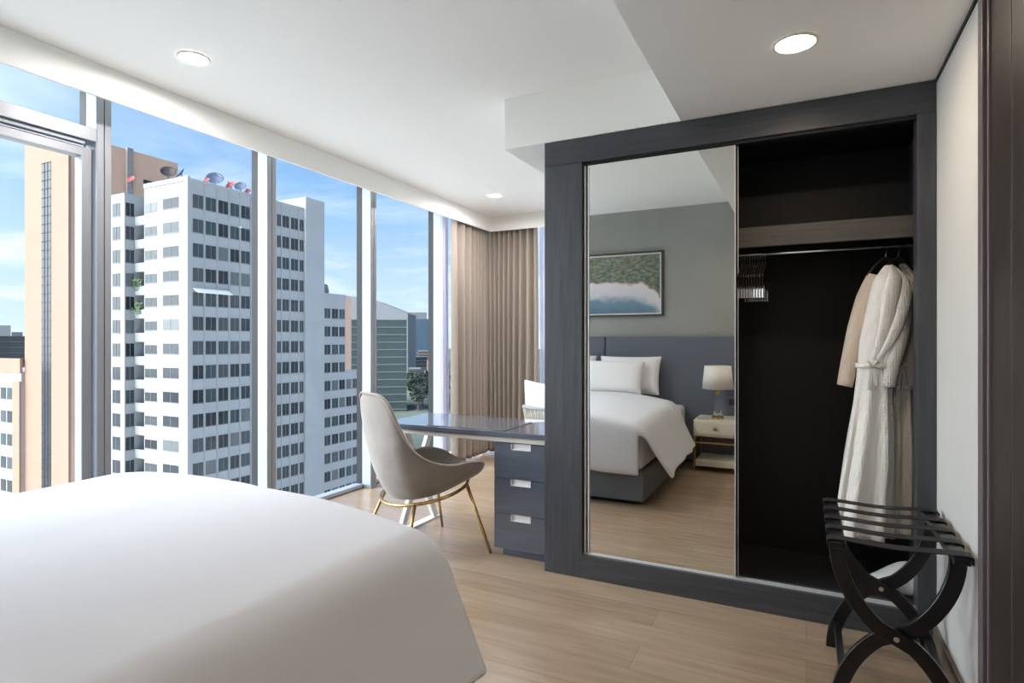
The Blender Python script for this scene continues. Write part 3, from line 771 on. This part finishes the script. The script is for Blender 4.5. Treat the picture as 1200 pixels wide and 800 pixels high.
def windows(root, lst):
    def area(w):
        pl, c, a0, a1, z0, z1 = w[:6]
        q = Vector((c, (a0+a1)/2, 0)) if pl == 'x' else Vector(((a0+a1)/2, c, 0))
        d = q.x*-SN+q.y*CS
        f = abs(q.x if pl == 'x' else q.y)/q.length
        vis = 1 if (z0+z1)/2 > -19 else .01
        return vis*(a1-a0)*(z1-z0)*f/d/d
    lst = sorted(lst, key=area, reverse=True)
    for i, w in enumerate(lst[:100]):
        part('window', win_mb(*w[:6]), [random.choice(W_mats[:4]) if random.random() < .85 else W_mats[4], W_frame], root)
    rest = lst[100:]
    if rest:
        mb = MB()
        for w in rest:
            m_ = win_mb(*w[:6]); mb.add(m_.v, m_.f); mb.mi[-len(m_.mi):] = m_.mi
        o = part('window_rows', mb, [W_mats[0], W_frame], root); o['kind'] = 'stuff'
def yx(px, X): a, b = ray(px); return X*b/a          # Y where column px meets plane x=X
def xy(px, Y): a, b = ray(px); return Y*a/b

AX, AY, AT = -67.5, 46.6, 20.9
ab = thing('apartment_building', 'tall white apartment tower with sunlit front and shaded windowed side, red dishes on roof', 'building', (AX-8, AY+9, GZ))
y354, y378 = yx(356, AX), yx(378, AX)
wall = MB()
rx0, rx1 = -78.2, -76.2
wall.box(rx1, AX, AY, y354, GZ, AT)                      # main mass right of the recess
wall.box(-88, rx0, AY-1.3, y354, GZ, AT-.6)              # left wing
wall.box(rx0, rx1, AY+1.6, y354, GZ, AT-.4)              # back of the balcony recess
part('wall', wall, B_white, ab)
part('roof_parapet', MB().box(rx1, AX+.12, AY-.12, AY+.15, AT, AT+.55).box(AX-.15, AX+.12, AY+.15, y354, AT, AT+.35), B_white, ab)
part('corner_pier', MB().box(AX-.5, AX+.15, AY-.18, AY+.35, GZ, AT+.3), B_white, ab)
part('end_wall', MB().box(AX-12, AX+.4, y354, y378, GZ, AT+2.0), B_white, ab)
L = []
colsR = [(226,238),(241,253),(256,267),(270,280),(282.5,292.5),(295,304),(306.5,315),(317,322.5),(324.5,329),(330.5,338.5),(341,349),(351.2,355.4)]
for n in range(17):
    zt = 19.4-3.02*n
    for a, b in colsR: L.append(('x', AX, yx(a, AX), yx(b, AX), zt-1.68, zt))
    zt2 = 19.1-3.02*n
    L.append(('y', AY, xy(191, AY), xy(209.5, AY), zt2-1.33, zt2))
    L.append(('y', AY, xy(170, AY), xy(184, AY), zt2-1.35, zt2-.2))
    L.append(('x', rx0, AY-1.15, AY-.1, zt2-1.7, zt2))
    L.append(('y', AY-1.3, xy(132, AY-1.3), xy(141, AY-1.3), zt2-1.7, zt2))
    L.append(('y', AY+1.6, rx0+.3, rx1-.3, zt2-2.0, zt2))
windows(ab, L)
bal = MB()
for n in range(17):
    z = 19.1-3.02*n-2.6
    bal.box(rx0, rx1, AY+.05, AY+1.6, z-.2, z).box(rx0, rx1, AY, AY+.12, z, z+.95)
part('balconies', bal, B_white, ab)
ver = MB()
for a, b in zip(colsR, colsR[1:]):
    y = yx((a[1]+b[0])/2, AX); ver.box(AX, AX+.12, y-.07, y+.07, GZ, AT)
part('facade_rib', ver, B_white, ab)
aw = MB().prism([(AX, 7.9), (AX+1.0, 7.3), (AX+1.0, 7.2), (AX, 7.75)], 'y', yx(226, AX), yx(267, AX))
part('awning', aw, mat('pale_awning', (220,224,216), .7), ab)
lf = MB(); random.seed(3)
for z in (19.1-3.02*3-1.6, 19.1-3.02*4-1.6):
    for k in range(60):
        c = Vector((rx0+.9+random.uniform(-.8,.7), AY-.1+random.uniform(-.35,.3), z+random.uniform(-.6,.9)))
        u = Vector((random.uniform(-1,1), random.uniform(-1,1), random.uniform(-1,1))).normalized()*.22; w_ = u.orthogonal().normalized()*.1
        lf.add([c-u, c+w_, c+u, c-w_], [(0,1,2,3)])
part('balcony_plants', lf, mat('balcony_leaf', (104,122,88), .7), ab)

# rooftop dishes
def dish(px, py, d, r, m, label, az):
    x, y = P(px, d); z = zof(py, d); base = AT+.3; r *= .72
    t = thing('satellite_dish', label, 'satellite dish', (x, y, base))
    prof = [(r*k/6, .35*r*(k/6)**2) for k in range(7)]
    bowl = MB().lathe(prof+[(r*.98, .35*r+.03)]+[(q, s_+.03) for q, s_ in prof[-2::-1]], n=22)
    rot = Matrix.Rotation(az, 4, 'Z') @ Matrix.Rotation(math.radians(55), 4, 'X')
    bowl.v = [tuple(rot @ Vector(v) + Vector((0,0,z-base))) for v in bowl.v]
    part('bowl', bowl, m, t, world=False, smooth=True)
    c = rot @ Vector((0,0,.0)) + Vector((0,0,z-base)); f = rot @ Vector((0,0,r*.95)) + Vector((0,0,z-base))
    part('mast', MB().cyl((c.x, c.y, 0), tuple(c), .06, 8).cyl((-.35,-.3,0),(0,0,.5*(z-base)), .04, 6).cyl((.35,-.3,0),(0,0,.5*(z-base)), .04, 6), M['dark_dish'], t, world=False)
    part('feed_arm', MB().tube([rot @ Vector((r*.9*math.cos(a), r*.9*math.sin(a), .3*r)) + Vector((0,0,z-base)) for a in (0,)] + [f], .03, 6).cyl(tuple(f), tuple(f+Vector((0,0,.12))), .08, 8), M['dark_dish'], t, world=False)
rd, bl, dk_ = M['red_dish'], M['blue_dish'], M['dark_dish']
dish(154.5, 211, 77.5, .75, rd, 'red satellite dish on the white tower roof, nearest the window mullion', .3)
dish(197, 203, 77, 1.3, dk_, 'dark mesh satellite dish on the white tower roof beside the brown building', .9)
dish(213, 204, 76, 1.1, bl, 'blue-grey mesh dish just left of the white tower roof corner', -.4)
dish(243, 212.5, 76, .65, rd, 'small red dish first right of the white tower roof corner', .2)
dish(252, 211, 77.5, 1.5, bl, 'largest blue-grey mesh dish on the white tower roof', .8)
dish(271, 218, 78.5, .95, rd, 'red dish between two blue-grey dishes on the white tower roof', .1)
dish(282, 219.5, 80, 1.1, bl, 'blue-grey mesh dish right of the middle red dish on tower roof', .6)
dish(291, 225, 81, .65, rd, 'small red dish at the right end of the row on tower roof', .3)

# lower block joined to the tower's far end
BX = -67.5; bt = 8.84
lb = thing('apartment_building', 'lower white apartment block just beyond the white tower', 'building', (BX-6, yx(398, BX), GZ))
ya, yb_, yc = yx(378, BX)+.05, yx(405, BX), yx(426, BX)
part('wall', MB().box(BX-12, BX, ya, yb_, GZ, bt).box(BX-12, BX, yb_+.01, yc, GZ, zof(435, 93)), B_white, lb)
part('side_strip', MB().box(BX-12, BX-.05, yb_, yb_+1.4, zof(435, 93), bt-.3), B_brown, lb)
part('roof_tank', MB().lathe([(0,0),(1,0),(1.1,.6),(.9,1.6),(0,1.9)], (BX-3, yb_-2.2, bt), 16), mat('roof_tank_grey', (120,132,136), .6), lb)
L = []
for n in range(13):
    zt = zof(361, 92.2)-2.86*n
    cc = [(378.9,387),(389,396),(397.6,403.8)]+([(405.8,411.6),(413.2,418.8),(420.2,425)] if n > 3 else [])
    for a, b in cc: L.append(('x', BX, yx(a, BX), yx(b, BX), zt-1.55, zt))
windows(lb, L)

# cream and brown tower behind
CX, CY, CT = -110, 54.7, 36
cb = thing('apartment_building', 'cream tower with one tall dark window strip and brown shaded side', 'building', (CX-7, CY+9, GZ))
x29, yend = xy(29, CY), yx(208.5, CX)
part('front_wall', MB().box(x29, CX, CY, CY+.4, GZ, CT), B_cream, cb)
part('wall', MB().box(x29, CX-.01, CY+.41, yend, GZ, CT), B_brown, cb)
st = MB(); sx0, sx1 = xy(49, CY), xy(60, CY)
st.box(sx0, sx1, CY-.05, CY-.01, GZ, zof(188, 100), 0)
for k in range(40):
    z = zof(188, 100)-1.5*k; st.box(sx0, sx1, CY-.09, CY-.051, z-.12, z, 1)
for f in (.33, .66): st.box(lerp(sx0, sx1, f)-.07, lerp(sx0, sx1, f)+.07, CY-.09, CY-.051, GZ, zof(188, 100), 1)
part('window', st, [W_mats[3], mat('strip_mullion', (38,38,36), .8)], cb)
part('service_duct', MB().box(CX, CX+.6, yx(147, CX), yx(154, CX), GZ, CT+.2), mat('grey_duct', (140,134,132), .7), cb)
part('window', MB().box(CX, CX+.05, yx(168, CX), yx(183, CX), zof(219, 108), zof(208, 108)), W_mats[3], cb)
# low white building at the far left with tiled cream parapet
lw = thing('apartment_building', 'low white building with cream parapet left of the cream tower', 'building', (-132, CY+6, GZ))
zt0 = zof(437, 104); xl0, xl1 = -150, x29-.05
part('wall', MB().box(xl0, xl1, CY-.5, CY+14, GZ, zt0), B_white, lw)
part('parapet', MB().box(xl0, xl1, CY-.7, CY-.3, zt0, zof(420, 104)).box(xl1-2.4, xl1, CY-.8, CY-.5, GZ, zt0-1.5), B_cream, lw)
L = []
for n in range(10):
    z = zof(455, 104)-4.15*n
    for k in range(8):
        x = xl1-3.9-2.25*k
        L.append(('y', CY-.5, x-1.9+.95, x+.95, z-2.1, z))
windows(lw, L)

# distant buildings
def block(name, label, px0, px1, ytop, d, depth, m, wm=None, floors=0, fh=3.5, bmat=None):
    pa, pb = Vector(P(px0, d)+(0,)), Vector(P(px1, d)+(0,)); mid = (pa+pb)/2; w_ = (pb-pa).length
    t = thing(name, label, 'building', (mid.x, mid.y, GZ), math.radians(26.565)+math.atan((600-px1)/F))
    H = zof(ytop, d)-GZ
    part('wall', MB().box(-w_/2, w_/2, 0, depth, 0, H), m, t, world=False)
    if floors:
        mb = MB(); gl = MB()
        for k in range(floors):
            z = H-k*fh
            if z < 1: break
            mb.box(-w_/2-.25, w_/2+.25, -.45, -.05, z-.3, z)
            if fh > 2: gl.box(-w_/2+.3, w_/2-.3, -.12, -.01, z-fh+.35, z-.75)
        part('floor_band', mb, bmat or mat('floor_band_grey', (112,116,116), .7), t, world=False)
        part('glazing', gl, wm or W_mats[2], t, world=False)
    return t
teal = mat('teal_curtain_wall', (70,88,90), .2); blue = mat('blue_curtain_wall', (62,82,98), .2); gry = mat('grey_roof_cladding', (118,121,126), .7)
gt = block('office_tower', 'teal glass office tower with pale floor bands seen beside the desk chair', 404, 476, 374, 275, 30, teal, mat('teal_glazing', (52,66,66), .3), 13, 3.5)
block('office_tower', 'dark blue glass tower right of the teal banded tower', 477.5, 520, 373.5, 760, 30, blue, mat('blue_glazing', (60,80,98), .3), 0)
pl = block('office_tower', 'pale square block with gridded top on the skyline', 474, 500, 366, 860, 30, gry, mat('pale_glazing', (120,124,130), .3), 6, 3.2)
gb = thing('exhibition_hall', 'large grey hall with sloping roof on the skyline behind the teal tower', 'building', P(440, 470)+(GZ,), math.radians(26.565))
k_ = 470/F
part('wall', MB().prism([(-40*k_, 0), (38*k_, 0), (38*k_, zof(367, 470)-GZ), (0, zof(352, 470)-GZ), (-40*k_, zof(345, 470)-GZ)], 'y', 0, 40), gry, gb, world=False)
block('office_tower', 'white distant block on the left skyline', -14, 9, 381, 620, 30, B_white)
block('office_tower', 'small pale grey block on the left skyline right of the white block', 15, 25, 389, 690, 20, gry)
block('warehouse', 'long dark roofed building behind the low white building on the left', -60, 60, 393.5, 520, 60, mat('dark_warehouse', (92,98,108), .6), W_mats[1], 5, 5)
random.seed(11)
labs = ['pale low building among the trees below the blue tower, nearest', 'pale low building below the blue tower, left of its fellows', 'white roofed shed below the blue tower', 'low grey building at the foot of the blue tower', 'small white slab building between trees and blue tower']
for i, (a, b, yt, d) in enumerate(((479, 493, 432, 440), (484, 500, 418, 540), (490, 506, 411, 620), (478, 490, 413, 690), (497, 514, 436, 400))):
    block('city_building', labs[i], a, b, yt, d, 25, [mat('pale_city_wall', (118,118,114), .8), gry, B_cream, gry, MATS['pale_city_wall']][i] if 'pale_city_wall' in MATS or mat('pale_city_wall', (118,118,114), .8) else None, W_mats[1], 3, 3.2)
def tree(px, d, h, r, label):
    x, y = P(px, d); t = thing('tree', label, 'tree', (x, y, GZ), 0, 'city trees below the glass towers')
    part('trunk', MB().tube([(0,0,0), (.2,.1,h*.55)], [.5,.3], 8), mat('tree_bark', (84,74,62), .9), t, world=False)
    mb = MB()
    for k in range(260):
        v = Vector((random.gauss(0,1), random.gauss(0,1), random.gauss(0,1))).normalized()*random.uniform(.55, 1)
        c = Vector((v.x*r, v.y*r, h*.68+v.z*h*.36)); u = Vector((random.uniform(-1,1), random.uniform(-1,1), random.uniform(-.6,.6))).normalized()*r*.24; w_ = u.orthogonal().normalized()*r*.15
        mb.add([c-u, c+w_, c+u, c-w_], [(0,1,2,3)])
    part('crown', mb, mat('tree_leaf', (44,62,44), .8), t, world=False)
tl_ = ['dark green street tree, one of the row far below the blue glass tower']*9
for i, (px, d, h, r) in enumerate(((490,280,13,4.0), (495,302,14,4.2), (505,290,16,4.2), (515,302,17,4.2), (484,346,12,4.2), (491,358,14,4.2), (500,340,16,4.2), (510,360,18,4.2), (481,400,12,4.5))):
    tree(px, d, h, r, tl_[i])

# ================================================================= SKY, SUN, CAMERA
wld = bpy.data.worlds.new('sky'); S.world = wld; wld.use_nodes = True; nt = wld.node_tree; nt.nodes.clear()
out = nt.nodes.new('ShaderNodeOutputWorld'); bg = nt.nodes.new('ShaderNodeBackground'); nt.links.new(bg.outputs[0], out.inputs[0])
tc = nt.nodes.new('ShaderNodeTexCoord'); sp = nt.nodes.new('ShaderNodeSeparateXYZ'); nt.links.new(tc.outputs['Generated'], sp.inputs[0])
def mth(op, a, b=None):
    x = nt.nodes.new('ShaderNodeMath'); x.operation = op
    for i, v in enumerate((a, b)):
        if v is None: continue
        if isinstance(v, (int, float)): x.inputs[i].default_value = v
        else: nt.links.new(v, x.inputs[i])
    return x.outputs[0]
rp = nt.nodes.new('ShaderNodeValToRGB'); nt.links.new(mth('MAXIMUM', sp.outputs[2], 0), rp.inputs[0])
e = rp.color_ramp.elements
e[0].position = 0; e[0].color = lin((205,222,234)); e[1].position = 1; e[1].color = lin((62,110,178))
for p_, c in ((.1,(184,208,232)), (.22,(142,182,226)), (.34,(112,158,214)), (.55,(84,134,198))):
    k = e.new(p_); k.color = lin(c)
dz = mth('ADD', mth('MAXIMUM', sp.outputs[2], .0), .12)
cmb = nt.nodes.new('ShaderNodeCombineXYZ'); nt.links.new(mth('DIVIDE', sp.outputs[0], dz), cmb.inputs[0]); nt.links.new(mth('DIVIDE', sp.outputs[1], dz), cmb.inputs[1])
n = nt.nodes.new('ShaderNodeTexNoise'); n.inputs['Scale'].default_value = .85; n.inputs['Detail'].default_value = 9; n.inputs['Roughness'].default_value = .6; n.inputs['Distortion'].default_value = .3
nt.links.new(cmb.outputs[0], n.inputs['Vector'])
cm = nt.nodes.new('ShaderNodeMapRange'); cm.inputs['From Min'].default_value = .46; cm.inputs['From Max'].default_value = .68; cm.inputs['To Max'].default_value = .85; nt.links.new(n.outputs[0], cm.inputs[0])
low = nt.nodes.new('ShaderNodeMapRange'); low.inputs['From Min'].default_value = .42; low.inputs['From Max'].default_value = .12; nt.links.new(sp.outputs[2], low.inputs[0])
cl = mth('MULTIPLY', cm.outputs[0], mth('ADD', mth('MULTIPLY', low.outputs[0], .75), .25))
mx = nt.nodes.new('ShaderNodeMix'); mx.data_type = 'RGBA'; nt.links.new(cl, mx.inputs[0]); nt.links.new(rp.outputs[0], mx.inputs[6]); mx.inputs[7].default_value = lin((246,248,250))
SKY_FILL, SKYS = 9.0, 1.02
SUN = Vector((-.01, -.80, .60)).normalized()
# unseen bright lobe added to the sky to light the room through the windows
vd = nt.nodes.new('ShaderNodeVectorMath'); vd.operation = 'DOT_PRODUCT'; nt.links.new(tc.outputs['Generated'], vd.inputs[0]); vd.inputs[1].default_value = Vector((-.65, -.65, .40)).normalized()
fill = mth('MULTIPLY', mth('POWER', mth('MAXIMUM', vd.outputs['Value'], 0), 5.0), SKY_FILL)
bg2 = nt.nodes.new('ShaderNodeBackground'); bg2.inputs[0].default_value = (.93, .965, 1, 1); nt.links.new(fill, bg2.inputs[1])
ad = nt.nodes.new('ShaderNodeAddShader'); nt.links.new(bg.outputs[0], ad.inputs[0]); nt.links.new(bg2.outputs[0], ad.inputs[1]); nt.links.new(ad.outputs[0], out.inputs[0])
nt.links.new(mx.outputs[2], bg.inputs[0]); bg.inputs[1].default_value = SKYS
sl = bpy.data.lights.new('sun', 'SUN'); sl.energy = 3.0; sl.color = (1, .94, .87); sl.angle = math.radians(.6)
so_ = bpy.data.objects.new('sun', sl); COL.objects.link(so_); so_.rotation_euler = (-SUN).to_track_quat('-Z', 'Y').to_euler(); so_.location = (0,-20,40)

cam = bpy.data.cameras.new('camera'); cam.lens = 36*F/1200; cam.sensor_width = 36; cam.clip_start = .02; cam.clip_end = 5000
cam.shift_y = -.5/1200
co = bpy.data.objects.new('camera', cam); COL.objects.link(co); co.location = (0, 0, CAMH); co.rotation_euler = (PI/2, 0, math.radians(26.565)); S.camera = co
vs = S.view_settings; vs.view_transform = 'Standard'; vs.look = 'None'; vs.gamma = 1; vs.use_curve_mapping = False; vs.exposure = .42
cy_ = S.cycles
cy_.max_bounces = 12; cy_.diffuse_bounces = 7; cy_.glossy_bounces = 6; cy_.transparent_max_bounces = 16; cy_.transmission_bounces = 8
cy_.use_denoising = True; cy_.sample_clamp_indirect = 6; cy_.caustics_reflective = False; cy_.caustics_refractive = False
